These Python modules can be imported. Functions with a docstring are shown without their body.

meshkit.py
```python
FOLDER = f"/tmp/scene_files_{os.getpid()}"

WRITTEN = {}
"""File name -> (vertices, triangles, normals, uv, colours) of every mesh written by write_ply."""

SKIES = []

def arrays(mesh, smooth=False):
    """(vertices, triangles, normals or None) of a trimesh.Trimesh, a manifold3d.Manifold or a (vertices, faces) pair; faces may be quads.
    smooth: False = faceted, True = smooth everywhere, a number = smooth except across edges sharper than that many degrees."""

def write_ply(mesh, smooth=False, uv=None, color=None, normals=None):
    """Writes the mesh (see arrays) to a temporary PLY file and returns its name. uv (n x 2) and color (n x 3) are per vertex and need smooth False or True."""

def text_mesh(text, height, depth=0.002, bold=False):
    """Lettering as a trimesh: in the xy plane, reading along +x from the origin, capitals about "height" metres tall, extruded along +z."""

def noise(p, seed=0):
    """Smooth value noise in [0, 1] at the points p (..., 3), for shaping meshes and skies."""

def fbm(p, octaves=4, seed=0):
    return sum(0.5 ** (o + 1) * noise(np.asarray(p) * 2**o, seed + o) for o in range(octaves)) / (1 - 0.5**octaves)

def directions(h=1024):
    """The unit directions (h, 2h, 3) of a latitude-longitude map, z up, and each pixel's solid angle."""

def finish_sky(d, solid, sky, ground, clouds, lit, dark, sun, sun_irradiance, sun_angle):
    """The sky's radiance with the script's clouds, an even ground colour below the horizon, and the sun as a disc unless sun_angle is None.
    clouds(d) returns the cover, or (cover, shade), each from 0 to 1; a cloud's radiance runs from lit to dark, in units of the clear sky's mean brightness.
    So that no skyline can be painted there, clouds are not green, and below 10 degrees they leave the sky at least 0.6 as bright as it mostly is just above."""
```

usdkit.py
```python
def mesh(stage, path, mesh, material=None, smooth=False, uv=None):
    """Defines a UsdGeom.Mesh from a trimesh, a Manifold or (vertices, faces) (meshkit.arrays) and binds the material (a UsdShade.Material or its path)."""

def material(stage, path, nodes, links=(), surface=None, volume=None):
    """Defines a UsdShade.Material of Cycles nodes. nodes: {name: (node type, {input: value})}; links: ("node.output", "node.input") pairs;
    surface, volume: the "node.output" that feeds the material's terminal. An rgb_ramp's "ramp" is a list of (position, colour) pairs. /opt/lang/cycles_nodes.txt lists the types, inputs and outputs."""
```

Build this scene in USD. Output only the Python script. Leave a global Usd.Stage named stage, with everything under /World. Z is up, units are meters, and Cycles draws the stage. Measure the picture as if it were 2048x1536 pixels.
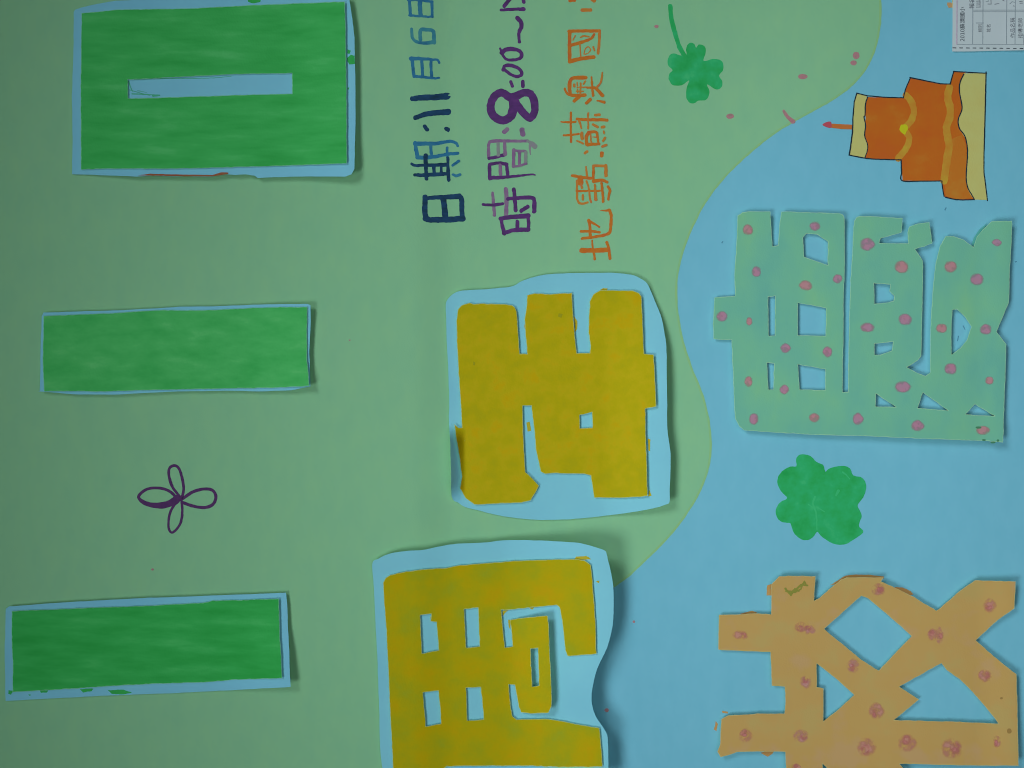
import math, random, re
import numpy as np, trimesh, manifold3d as m3, usdkit, meshkit
from shapely.geometry import Polygon, MultiPolygon, LineString, Point
from shapely.ops import unary_union
from pxr import Usd, UsdGeom, UsdLux, UsdShade, Gf, Sdf

stage = Usd.Stage.CreateInMemory()
UsdGeom.Xform.Define(stage, '/World')
UsdGeom.Scope.Define(stage, '/World/Looks')
S = 0.0005                 # metres of poster per pixel of the photograph
H = 1.15                   # camera height above the poster

# ---------------------------------------------------------------- camera
cam = UsdGeom.Camera.Define(stage, '/World/camera')
cam.CreateHorizontalApertureAttr(36.0)
cam.CreateFocalLengthAttr(36.0 * H / (2048 * S))
cam.CreateClippingRangeAttr((0.05, 50.0))
cam.AddTranslateOp().Set((0, 0, H))
cam.CreateExposureAttr(0.0)

# ---------------------------------------------------------------- light
def rect_light(name, pos, target, size, power, color, cone=None):
    l = UsdLux.RectLight.Define(stage, '/World/' + name)
    l.CreateWidthAttr(size[0]); l.CreateHeightAttr(size[1])
    l.CreateIntensityAttr(power); l.CreateColorAttr(Gf.Vec3f(*color))
    if cone:
        sh = UsdLux.ShapingAPI.Apply(l.GetPrim()); sh.CreateShapingConeAngleAttr(cone)
    p, t = np.array(pos, float), np.array(target, float)
    z = (p - t) / np.linalg.norm(p - t)
    x = np.cross([0, 1, 0], z); x /= np.linalg.norm(x); y = np.cross(z, x)
    l.AddTransformOp().Set(Gf.Matrix4d(*x, 0, *y, 0, *z, 0, *p, 1))

TINT = (0.64, 0.82, 1.0)
LW = np.array([0.42, 0.54, 0.66])          # what a white sheet shows in the brightest part of the photograph
def spot_light(name, pos, target, radius, power, color, cone, soft):
    l = UsdLux.SphereLight.Define(stage, '/World/' + name)
    l.CreateRadiusAttr(radius); l.CreateIntensityAttr(power); l.CreateColorAttr(Gf.Vec3f(*color))
    sh = UsdLux.ShapingAPI.Apply(l.GetPrim()); sh.CreateShapingConeAngleAttr(cone); sh.CreateShapingConeSoftnessAttr(soft)
    p, t = np.array(pos, float), np.array(target, float)
    z = (p - t) / np.linalg.norm(p - t)
    x = np.cross([0, 1, 0], z); x /= np.linalg.norm(x); y = np.cross(z, x)
    l.AddTransformOp().Set(Gf.Matrix4d(*x, 0, *y, 0, *z, 0, *p, 1))

# two unseen spots added on the left, both falling off towards the poster's left edge, and an added overhead fill
spot_light('added_key_spot', (-1.5, 1.35, 2.15), (0.45, 0.03, 0), 0.6, 11.2, TINT, 20.0, 1.0)
spot_light('added_key_spot_001', (-1.5, -1.1, 2.15), (0.45, -0.11, 0), 0.6, 11.2, TINT, 20.0, 1.0)
rect_light('added_fill_light', (0.35, -0.1, 1.6), (0.3, -0.1, 0), (1.1, 1.0), 1.5, TINT)

# ---------------------------------------------------------------- materials
def lin(c):
    c = np.asarray(c, float) / 255
    return np.where(c <= 0.04045, c / 12.92, ((c + 0.055) / 1.055) ** 2.4)

def alb(rgb, k=1.0):       # the paint's own colour, from what it shows under a light of strength k
    return tuple(np.clip(lin(rgb) / (LW * k), 0.002, 0.86))

_mats = {}
def mat(name, cols, k=1.0, scale=40, stretch=(1, 1), rot=0, rough=0.75, bump=0.0004, grain=900, contrast=(0.25, 0.75), spec=0.12, detail=3):
    if name in _mats: return _mats[name]
    cs = [alb(c, k) for c in cols]
    if len(cs) == 1: cs = [tuple(np.array(cs[0]) * .96), tuple(np.minimum(np.array(cs[0]) * 1.04, .9))]
    lo, hi = contrast
    ramp = [(lo + (hi - lo) * i / (len(cs) - 1), c) for i, c in enumerate(cs)]
    seed = sum(map(ord, name)) % 97
    m = usdkit.material(stage, '/World/Looks/' + name, {
        'g': ('geometry', {}),
        'm': ('mapping', {'scale': (stretch[0] * scale, stretch[1] * scale, scale), 'rotation': (0, 0, rot), 'location': (seed * 1.3, seed * .7, seed)}),
        'n': ('noise_texture', {'scale': 1.0, 'detail': float(detail), 'roughness': 0.55}),
        'r': ('rgb_ramp', {'ramp': ramp}),
        'f': ('noise_texture', {'scale': float(grain), 'detail': 2.0}),
        'b': ('bump', {'strength': 0.35, 'distance': bump}),
        'p': ('principled_bsdf', {'roughness': rough, 'specular_ior_level': spec})},
        [('g.position', 'm.vector'), ('m.vector', 'n.vector'), ('n.fac', 'r.fac'), ('r.color', 'p.base_color'),
         ('g.position', 'f.vector'), ('f.fac', 'b.height'), ('b.normal', 'p.normal')], surface='p.BSDF')
    _mats[name] = m
    return m

# ---------------------------------------------------------------- scene prims
_used = {}
def path_for(name, parent):
    base = (parent.GetPath().pathString if parent else '/World') + '/' + name
    n = _used.get(base, 0); _used[base] = n + 1
    return base if n == 0 else f'{base}_{n:03d}'

def tag(p, label=None, cat=None, group=None, kind=None):
    for k, v in (('label', label), ('category', cat), ('group', group), ('kind', kind)):
        if v: p.SetCustomDataByKey(k, v)
    return p

def xform(name, parent=None, label=None, cat=None, group=None):
    return tag(UsdGeom.Xform.Define(stage, path_for(name, parent)).GetPrim(), label, cat, group)

def put(name, mesh, material, parent=None, smooth=False, **k):
    return tag(usdkit.mesh(stage, path_for(name, parent), mesh, material, smooth=smooth).GetPrim(), **k)

# ---------------------------------------------------------------- outlines: read in enlargements of the photograph, kept in its pixels
ZOOM = {'Z1': (100, 0, 3.2), 'Z2': (780, 0, 4.2667), 'Z3': (780, 260, 4.2667), 'Z4': (1240, 0, 3.8788), 'Z5': (1630, 120, 4.9),
        'M1': (1400, 400, 3.0725), 'M2': (880, 530, 2.9536), 'M3': (720, 1060, 3.2268), 'M4': (1400, 1130, 3.1605),
        'M5': (1500, 880, 6.6786), 'M6': (0, 590, 3.0727), 'M7': (0, 1080, 3.2), 'P': (0, 0, 1.0),
        'C1': (1110, 0, 11.815), 'C2': (1110, 130, 9.036), 'C3': (1120, 290, 11.815), 'C4': (1130, 400, 11.815),
        'C5': (810, 270, 8.085), 'C6': (950, 260, 6.98), 'C7': (800, 0, 9.035), 'C8': (1890, 0, 12.962)}

def P(z, s):
    x0, y0, k = ZOOM[z]
    a = np.array([[float(v) for v in q.split(',')] for q in s.split()])
    return a / k + [x0, y0]

def poly(z, s, *holes):
    g = Polygon(P(z, s)).buffer(0)
    for h in holes: g = g.difference(Polygon(P(z, h)).buffer(0))
    return g

def spline(a, closed=False, step=2.0):
    a = np.asarray(a, float); n = len(a)
    if n < 3 and not closed: return a
    q = np.vstack([a[-1], a, a[0], a[1]]) if closed else np.vstack([2 * a[0] - a[1], a, 2 * a[-1] - a[-2]])
    out = []
    for i in range(n if closed else n - 1):
        p0, p1, p2, p3 = q[i:i + 4]
        for t in np.linspace(0, 1, max(2, int(np.linalg.norm(p2 - p1) / step)), endpoint=False):
            out.append(.5 * (2 * p1 + (p2 - p0) * t + (2 * p0 - 5 * p1 + 4 * p2 - p3) * t * t + (3 * p1 - p0 - 3 * p2 + p3) * t ** 3))
    if not closed: out.append(a[-1])
    return np.array(out)

def smooth_poly(z, s): return Polygon(spline(P(z, s), True, 3)).buffer(0)

def rough_ring(c, amp, wave, seed):
    c = np.asarray(c)[:-1]
    L = LineString(np.vstack([c, c[0]])); n = max(8, int(L.length / max(1.2, min(3, wave / 3))))
    ds = sorted(set([*np.linspace(0, L.length, n, endpoint=False), *[L.project(Point(p)) for p in c]]))
    p = np.array([L.interpolate(d).coords[0] for d in ds])
    q = np.column_stack([p / wave, np.full(len(p), seed * 1.7)])
    return p + amp * 2 * np.column_stack([meshkit.fbm(q, 2, seed) - .5, meshkit.fbm(q + 31.7, 2, seed + 5) - .5])

def rough(g, amp, wave=8.0, seed=1):
    out = []
    for p in getattr(g, 'geoms', [g]):
        if p.area < 2: continue
        out.append(Polygon(rough_ring(p.exterior.coords, amp, wave, seed), [rough_ring(r.coords, amp, wave, seed + 3) for r in p.interiors]).buffer(0))
    return unary_union(out)

def stroke(z, s, w, w1=None, seed=1, jag=0.9, smooth=True):
    """A brush stroke: w and w1 are its widths at both ends, in the enlargement's pixels."""
    k = ZOOM[z][2]; a = P(z, s); w /= k; w1 = w if w1 is None else w1 / k
    a = spline(a, False, max(1.0, w / 3)) if smooth else a
    d = np.r_[0, np.cumsum(np.linalg.norm(np.diff(a, axis=0), axis=1))]; d /= d[-1]
    rad = (w + (w1 - w) * d) / 2 * (0.9 + 0.25 * meshkit.fbm(np.column_stack([a / 14, np.full(len(a), seed * 3.1)]), 2, seed))
    c = [Point(*p).buffer(r, 6) for p, r in zip(a, rad)]
    g = unary_union([c[i].union(c[i + 1]).convex_hull for i in range(len(c) - 1)])
    return rough(g, jag, 5, seed) if jag else g

# ---------------------------------------------------------------- sheets of paper and paint
def ss(x): x = np.clip(x, 0, 1); return x * x * (3 - 2 * x)

def sheet(u, v):
    """Height of the poster itself (metres): it is folded once at u = 908 and lies a little wavy."""
    h = 0.0034 * (ss((910 - u) / 85) - ss((825 - u) / 330))
    h = h + 0.0005 * np.sin(u / 62 + 0.002 * v) * ss((u - 1200) / 300) + 0.0006 * np.sin(u / 140 + v / 310)
    return h + 0.0005 * np.sin(v / 170 + u / 420)

def place(v3, zf, lift):
    """Pixels to metres. What lies higher is nearer the lens, so its true size is that much smaller."""
    u, v = v3[:, 0], v3[:, 1]
    z = zf(u, v) + v3[:, 2] + lift
    k = S * (1 - z / H)
    return np.column_stack([(u - 1024) * k, (768 - v) * k, z])

def cut(geom, thick, zf, lift=0.0, fine=10.0):
    """A flat piece (pixels) cut out of a sheet "thick" metres thick, its underside lying "lift" above the surface zf."""
    loops = []
    for p in getattr(geom, 'geoms', [geom]):
        if p.geom_type != 'Polygon' or p.area < 1: continue
        loops += [np.array(r.coords)[:-1] for r in (p.exterior, *p.interiors)]
    t = 1.0                                    # extruded 1 px, scaled to the real thickness when placed
    m = m3.CrossSection(loops, m3.FillRule.EvenOdd).extrude(t).refine_to_length(fine).to_mesh()
    v, f = np.array(m.vert_properties[:, :3], float), np.array(m.tri_verts)
    v[:, 2] *= thick
    w = place(v, zf, lift)
    return w, f[:, ::-1]                       # y is flipped, so the winding is too

def soft_mat(name, cols, k=1.0, patchy=.9, cover=.34, grain=190.0):
    """Thin dabbed paint: the card shows through where the brush left little of it, most of all along the rim."""
    a, b = alb(cols[0], k), alb(cols[1], k)
    return usdkit.material(stage, '/World/Looks/' + name, {
        'g': ('geometry', {}), 'n': ('noise_texture', {'scale': 130.0, 'detail': 3.0}), 'r': ('rgb_ramp', {'ramp': [(.3, a), (.7, b)]}),
        'f': ('attribute', {'attribute': 'thickness'}), 'n2': ('noise_texture', {'scale': grain, 'detail': 2.0}),
        'm': ('math', {'math_type': 'multiply_add', 'value2': patchy, 'value3': cover - patchy / 2 + .1}), 'a': ('math', {'math_type': 'multiply', 'use_clamp': True}),
        'p': ('principled_bsdf', {'roughness': .75, 'specular_ior_level': .1})},
        [('g.position', 'n.vector'), ('n.fac', 'r.fac'), ('r.color', 'p.base_color'), ('g.position', 'n2.vector'), ('n2.fac', 'm.value1'), ('m.value', 'a.value1'), ('f.fac', 'a.value2'), ('a.value', 'p.alpha')], surface='p.BSDF')

def dab(name, z, x, y, rx, ry, material, parent, zf, layer=1, seed=1):
    p0 = P(z, f'{x},{y}')[0]; kz = ZOOM[z][2]; n = 24
    a = np.linspace(0, 2 * math.pi, n, endpoint=False)
    wob = 1 + .3 * (meshkit.fbm(np.column_stack([np.cos(a) * 1.3, np.sin(a) * 1.3, np.full(n, seed * 2.3)]), 2, seed) - .5)
    rings = [(0.0, 2.5), (.5, 2.4), (.8, 1.9), (.98, .7), (1.12, 0.0)]
    v = np.vstack([np.column_stack([p0[0] + np.cos(a) * rx * r * wob / kz, p0[1] + np.sin(a) * ry * r * wob / kz, np.zeros(n)]) for r, _ in rings])
    f = np.vstack([np.stack([i * n + np.arange(n), i * n + (np.arange(n) + 1) % n, (i + 1) * n + (np.arange(n) + 1) % n, (i + 1) * n + np.arange(n)], 1) for i in range(len(rings) - 1)])
    prim = put(name, (place(v, zf, .0001 + .00004 * layer), f), material, parent)
    UsdGeom.PrimvarsAPI(prim).CreatePrimvar('thickness', Sdf.ValueTypeNames.FloatArray, 'vertex').Set([float(t) for _, t in rings for _ in range(n)])
    return prim

def paint(name, geom, material, parent, layer=1, zf=sheet, fine=8.0, **k):
    return put(name, cut(geom, 0.00005, zf, 0.00008 + 0.00004 * layer, fine), material, parent, **k)

# ================================================================ the surface underneath and the poster
tabletop = trimesh.creation.box([2.4, 2.0, 0.03]); tabletop.apply_translation([0, 0, -0.0185])
put('tabletop', tabletop, mat('grey_laminate', [(150, 150, 150), (160, 160, 158)], 1.1, scale=20), kind='structure')

poster = xform('poster', None, 'large hand-painted light blue and green school anniversary poster under the cut-out characters', 'poster')
us, vs = np.arange(-120, 2169, 8.0), np.arange(-130, 1667, 8.0)
uu, vv = np.meshgrid(us, vs); n, mth = uu.shape[1], uu.shape[0]
top = place(np.column_stack([uu.ravel(), vv.ravel(), np.zeros(uu.size)]), sheet, 0)
idx = np.arange(uu.size).reshape(uu.shape)
q = np.stack([idx[:-1, :-1], idx[1:, :-1], idx[1:, 1:], idx[:-1, 1:]], -1).reshape(-1, 4)
rim = np.r_[idx[0, :], idx[1:, -1], idx[-1, -2::-1], idx[-2:0:-1, 0]]
nt = len(top); rn = np.roll(rim, -1)
side = np.stack([rim, rn, rn + nt, rim + nt], -1)
put('paper', (np.vstack([top, top - [0, 0, .00025]]), np.vstack([q, q[:, ::-1] + nt, side])),
    mat('blue_paper', [(97, 166, 188), (100, 168, 190), (103, 170, 192)], 1.07, scale=40, stretch=(1.6, .8), detail=7, bump=.00025, grain=1400, rough=.85), poster, smooth=True, label='light blue paper showing on the right')

green_pts = '1752,-128 1756,-80 1758,0 1757,50 1748,95 1730,135 1702,168 1668,194 1630,216 1590,238 1555,259 1520,285 1490,310 1462,337 1438,363 1415,393 1395,427 1377,465 1363,502 1354,540 1350,580 1352,620 1358,660 1368,700 1382,740 1397,777 1408,810 1416,850 1419,890 1416,925 1406,960 1390,995 1368,1030 1345,1060 1318,1090 1285,1122 1255,1150 1230,1168 1205,1184 1150,1230 1050,1330 950,1440 880,1550 850,1665'
edge = spline(P('P', green_pts), False, 8)
field = Polygon(np.vstack([edge, [(-119, 1665), (-119, -129)]])).buffer(0)
paint('green_edge', rough(LineString(edge).buffer(4.5), 1.2, 12, 4).intersection(Polygon([(-119, -129), (2160, -129), (2160, 1665), (-119, 1665)])), mat('green_edge', [(112, 165, 120), (122, 166, 112)], 1, scale=60), poster, 0, label='thin yellowish rim of the green field')
paint('green_field', field, mat('green_field', [(107, 162, 127), (110, 164, 127), (113, 166, 126)], .95, scale=36, stretch=(1.6, .8), detail=7, bump=.0003, grain=1400, rough=.85), poster, 1, fine=12, label='pale green painted field')

# ---------------------------------------------------------------- brushed writing
NAVY = mat('navy_paint', [(20, 44, 58), (25, 54, 82), (30, 64, 98)], .95, scale=90, stretch=(1, 2.4))
BLUE = mat('blue_paint', [(30, 80, 112), (38, 98, 134), (48, 108, 128)], .95, scale=80, stretch=(1, 2))
TEAL = mat('teal_paint', [(36, 88, 120), (46, 112, 128), (60, 122, 130)], .95, scale=90)
PURPLE = mat('purple_paint', [(62, 42, 80), (74, 44, 98), (86, 50, 106)], 1, scale=90, stretch=(1, 2))
MAUVE = mat('mauve_paint', [(96, 78, 106), (112, 88, 122), (118, 110, 124)], 1, scale=90)
ASH = mat('thin_grey_paint', [(98, 116, 112), (112, 122, 122), (120, 112, 128)], 1, scale=110)
ORANGE = mat('orange_paint', [(176, 84, 34), (172, 100, 34), (190, 80, 44)], 1, scale=110)
RUST = mat('thin_orange_paint', [(160, 100, 50), (168, 108, 44), (176, 92, 60)], 1, scale=110)

def character(what, z, strokes):
    c = xform('painted_character', poster, what)
    for i, (m, s, w, *w1) in enumerate(strokes):
        paint('stroke', stroke(z, s, w, *(w1[:1]), seed=i + len(what)), m, c, 2 + .55 * i, fine=6)
    return c

character('thick navy painted character for day', 'C5', [(NAVY, '325,1005 322,1150 325,1280 350,1350', 88), (NAVY, '310,1000 330,1020 500,1010 700,1002 870,990', 55, 85),
    (NAVY, '880,985 915,1040 918,1200 935,1360', 80), (NAVY, '330,1350 400,1372 500,1372 700,1368 935,1350', 92), (NAVY, '618,1030 640,1180 652,1340', 96)])
character('blue painted character for period', 'C5', [(BLUE, '165,130 180,240 205,350', 62), (BLUE, '165,142 300,140 500,138 650,112 760,105 830,135 852,175', 70, 45),
    (BLUE, '200,362 330,366 500,346 650,316 855,295', 66, 50), (BLUE, '415,160 428,310', 52), (BLUE, '680,205 686,340', 42), (NAVY, '105,462 160,492 300,490 500,485 660,482', 40, 62),
    (NAVY, '160,642 300,650 500,638 690,628', 58), (NAVY, '465,490 470,630', 56), (NAVY, '588,490 585,640', 46), (NAVY, '332,330 336,500 345,712', 70, 55), (NAVY, '692,370 696,550 705,732', 50, 56),
    (BLUE, '770,490 870,420', 42), (BLUE, '775,640 830,660 890,640', 42)])
character('navy painted colon', 'Z2', [(NAVY, '296,1078 308,1098 318,1105', 32), (NAVY, '480,1100 495,1108', 34)])
character('navy painted number eleven', 'Z2', [(NAVY, '190,842 300,832 400,828 490,820', 44, 56), (NAVY, '218,1005 300,975 400,962 495,955', 40, 52)])
character('blue painted character for month', 'C7', [(BLUE, '205,1050 215,1060 230,1200 252,1380', 58), (BLUE, '195,1058 400,1062 600,1075 680,1085 708,1138', 72, 36),
    (BLUE, '250,1376 400,1390 560,1408 640,1415 705,1404', 56, 36), (BLUE, '392,1080 402,1220 410,1370', 55), (BLUE, '562,1090 560,1200 572,1380', 54)])
character('teal blue painted digit six', 'C7', [(TEAL, '208,520 212,600 232,690 290,750 400,775 520,775 610,752', 46, 72), (TEAL, '618,770 612,640 608,580 570,545 460,535 385,535 362,590 370,720', 66)])
character('blue painted character for day at the top edge', 'C7', [(BLUE, '170,-20 180,120 190,270', 56), (BLUE, '358,-10 360,130 370,270', 80), (BLUE, '575,30 580,150 580,295', 52), (BLUE, '165,275 350,290 590,305', 42), (BLUE, '150,0 300,0 580,30', 46)])

character('purple painted character for time', 'C6', [(MAUVE, '430,825 440,950 435,1195', 56), (MAUVE, '245,880 255,980 272,1190', 36, 46), (PURPLE, '115,1040 250,1048 385,1030', 40, 46),
    (PURPLE, '540,825 555,960 568,1120', 50, 60), (PURPLE, '460,960 600,950 780,945 826,985 828,1135', 50, 62), (PURPLE, '645,1130 735,1070', 52),
    (PURPLE, '362,1240 385,1350 412,1445', 46, 56), (PURPLE, '355,1240 500,1215 740,1198', 54, 68), (PURPLE, '738,1210 748,1310 738,1400', 46), (PURPLE, '400,1440 540,1400 740,1390', 50, 66), (PURPLE, '590,1275 592,1390', 52)])
character('purple and grey painted character for interval', 'C6', [(MAUVE, '192,390 192,200 240,158 400,152 600,155 735,152', 44), (ASH, '735,158 800,190 835,230', 36, 70), (ASH, '775,200 765,270 775,345', 40, 16), (PURPLE, '195,395 330,370 420,340', 44),
    (MAUVE, '412,180 420,340', 48), (ASH, '322,195 326,350', 46), (PURPLE, '204,680 202,490', 48), (PURPLE, '202,482 330,460 440,478', 46), (PURPLE, '440,480 456,620', 46), (MAUVE, '350,490 356,620', 46),
    (PURPLE, '212,670 400,660 600,640 780,620 840,628', 56, 22), (MAUVE, '540,275 538,510', 46), (MAUVE, '540,285 640,292 700,296', 36), (MAUVE, '618,300 620,490', 40), (ASH, '708,310 706,465', 42), (MAUVE, '540,512 640,495 718,470', 32)])
character('mauve painted colon below the big eight', 'Z2', [(MAUVE, '975,1125 1000,1105', 38), (MAUVE, '1128,1110 1132,1145', 44)])
character('large bold purple painted digit eight', 'Z2', [(PURPLE, '1020,830 950,790 885,830 858,915 885,990 965,1028 1032,990 1055,900 1050,850', 66, 72), (PURPLE, '1040,830 1090,815 1140,792 1200,802 1232,870 1232,960 1195,1008 1140,965 1085,895 1060,850', 66, 62)])
character('dark purple painted colon above the eight', 'Z2', [(PURPLE, '1030,698 1045,735', 28), (PURPLE, '1132,695 1135,738', 30)])
character('purple painted zero', 'Z2', [(PURPLE, '965,595 985,560 1050,562 1105,590 1125,630 1095,652 1035,638 980,595', 30, 26)])
character('purple painted zero nearer the top', 'Z2', [(PURPLE, '940,415 955,455 985,500 1040,512 1105,500 1125,468 1100,432 1040,418 985,425 955,450', 20, 40)])
character('purple painted tilde', 'Z2', [(PURPLE, '1090,155 1118,190 1120,235 1098,285 1105,360', 38, 24)])
character('purple painted digit one', 'Z2', [(PURPLE, '948,85 1040,80 1142,77', 22, 32)])
character('purple painted digit two cut by the frame', 'Z2', [(PURPLE, '975,52 1030,-15 1090,-50 1130,-35 1142,18', 34, 28)])

character('orange painted character cut by the top edge', 'C1', [(ORANGE, '350,15 400,5 460,12', 80), (RUST, '640,238 840,236', 84), (RUST, '880,-10 930,20', 80)])
character('orange painted character for country in a square frame', 'C1', [(ORANGE, '345,740 345,1100 350,1460', 84), (ORANGE, '330,735 600,730 1040,728', 76), (RUST, '1050,720 1048,950 1020,1260', 66), (ORANGE, '345,1455 600,1390 920,1345', 90),
    (ORANGE, '345,1078 550,1020 740,960 860,900 920,815', 78, 60), (RUST, '585,1010 605,1330', 34), (RUST, '688,1280 722,1150 790,1108 840,1170 800,1240 710,1285', 30), (RUST, '600,880 680,850 800,870', 40), (RUST, '425,940 480,845', 32), (RUST, '905,1110 935,1185', 44)])
character('orange painted character with water dots', 'C2', [(ORANGE, '555,230 400,230 320,240 272,300 262,400 275,520', 68), (ORANGE, '175,430 212,500 275,540 400,550 540,545', 44, 66), (ORANGE, '430,575 345,650', 66),
    (RUST, '400,310 404,370', 26), (RUST, '460,330 460,520', 34), (RUST, '545,290 515,345', 30), (RUST, '400,402 560,402', 26), (RUST, '345,355 345,390', 40), (RUST, '390,475 510,478', 26), (RUST, '405,440 405,500', 22),
    (ORANGE, '660,220 670,350 685,555', 34, 46), (ORANGE, '580,408 700,412 750,432 860,550', 44, 62), (RUST, '852,135 846,230 822,320 760,400', 26, 46), (ORANGE, '565,690 635,620', 56), (ORANGE, '760,642 890,672', 26, 56)])
character('orange painted character with grass top', 'C2', [(ORANGE, '290,860 285,1080 292,1385', 40), (ORANGE, '110,1030 260,1032 370,1030', 30, 42), (ORANGE, '160,1270 290,1265 425,1245', 42), (ORANGE, '395,975 560,987 700,990 850,988 940,1000', 46, 60),
    (RUST, '600,870 596,1000 600,1150', 32), (RUST, '432,1000 480,1145', 40, 30), (RUST, '725,902 805,902', 50), (RUST, '690,1078 770,1120', 46), (RUST, '845,1125 885,1120', 52), (ORANGE, '605,1215 740,1212 768,1290 782,1390', 58, 40),
    (ORANGE, '605,1222 565,1300 572,1430', 60), (ORANGE, '585,1440 700,1432 795,1425', 56), (RUST, '640,1250 655,1420', 30), (RUST, '690,1302 745,1302', 24), (RUST, '480,1235 490,1330', 58), (RUST, '400,1372 505,1418', 36), (RUST, '878,1200 886,1235', 34), (RUST, '872,1372 900,1315', 44), (RUST, '855,1475 925,1445', 46)])
character('orange painted colon', 'C3', [(RUST, '590,190 640,155', 66), (ORANGE, '990,190 985,255', 88)])
character('orange painted character for point', 'C3', [(ORANGE, '290,722 450,750 600,775 730,788', 60, 76), (RUST, '618,510 625,620 640,730', 40, 54), (ORANGE, '480,780 480,890', 140), (RUST, '402,850 402,1100 408,1280 455,1370 550,1388 650,1352', 52), (ORANGE, '392,1085 600,1085 760,1085 940,1085', 48),
    (RUST, '625,850 662,960 692,1100 702,1240 735,1345', 48), (RUST, '505,940 515,1010', 60), (RUST, '540,1185 542,1285', 56), (ORANGE, '790,490 788,700 792,870', 62), (RUST, '790,490 900,492 1070,500', 58), (RUST, '1082,490 1086,720', 84),
    (ORANGE, '795,852 1000,832 1110,875', 86, 66), (RUST, '822,935 832,1100 848,1290', 46, 80), (ORANGE, '980,905 1000,1100 1020,1335', 62), (ORANGE, '1132,985 1180,1075 1155,1180 1140,1285', 58)])
character('orange painted character for place', 'C4', [(ORANGE, '560,480 585,600 595,870', 70), (ORANGE, '380,742 600,738 815,762', 66), (ORANGE, '570,500 700,568 810,635', 66, 40), (ORANGE, '400,912 640,880 880,840 1010,800 1068,740 1085,550 1088,360 1055,240', 66, 76), (ORANGE, '1050,235 990,250 840,245', 70, 16),
    (ORANGE, '640,960 650,1100 680,1250 698,1395', 40, 58), (ORANGE, '395,1195 600,1192 800,1188 1000,1178', 112), (ORANGE, '985,1000 1035,1150 1060,1385', 66)])

# ---------------------------------------------------------------- painted pictures
CLOVER = mat('clover_green', [(26, 138, 68), (36, 149, 80), (40, 156, 96), (58, 166, 106)], 1.04, scale=60, detail=6, rough=.6)
c = xform('painted_clover', poster, 'small four-leaf clover painted in green with a long stem')
paint('stem', stroke('Z4', '390,48 398,140 425,250 460,360 505,440', 34, 34), CLOVER, c, 2)
paint('leaf', rough(smooth_poly('Z4', '525,345 550,332 578,343 588,372 610,346 645,350 665,375 662,420 648,472 720,458 775,465 800,495 798,545 768,587 790,620 795,660 770,690 735,690 676,655 692,700 690,740 665,775 605,782 575,802 540,795 515,760 515,690 535,625 490,655 440,665 400,655 378,610 385,570 407,543 375,510 370,470 385,430 420,415 470,430 515,432 512,380'), .7, 6, 3), CLOVER, c, 3)
c = xform('painted_clover', poster, 'large round green painted clover on the blue paper between the two cut-out characters')
paint('leaf', rough(smooth_poly('M5', '618,350 615,270 640,215 700,190 780,200 830,230 870,275 920,310 970,330 990,370 1005,425 1030,400 1060,380 1150,355 1240,345 1310,360 1345,395 1365,455 1400,480 1480,495 1530,540 1550,600 1545,680 1510,770 1438,870 1465,940 1490,1020 1465,1090 1455,1150 1510,1215 1490,1260 1400,1320 1300,1380 1200,1400 1100,1380 1010,1330 940,1270 900,1222 875,1250 840,1300 780,1332 700,1330 630,1290 570,1210 540,1115 500,1105 420,1090 360,1030 342,950 365,880 420,820 495,775 420,690 375,610 365,530 395,460 450,400 540,355'), .8, 7, 5), CLOVER, c, 2)
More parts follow.
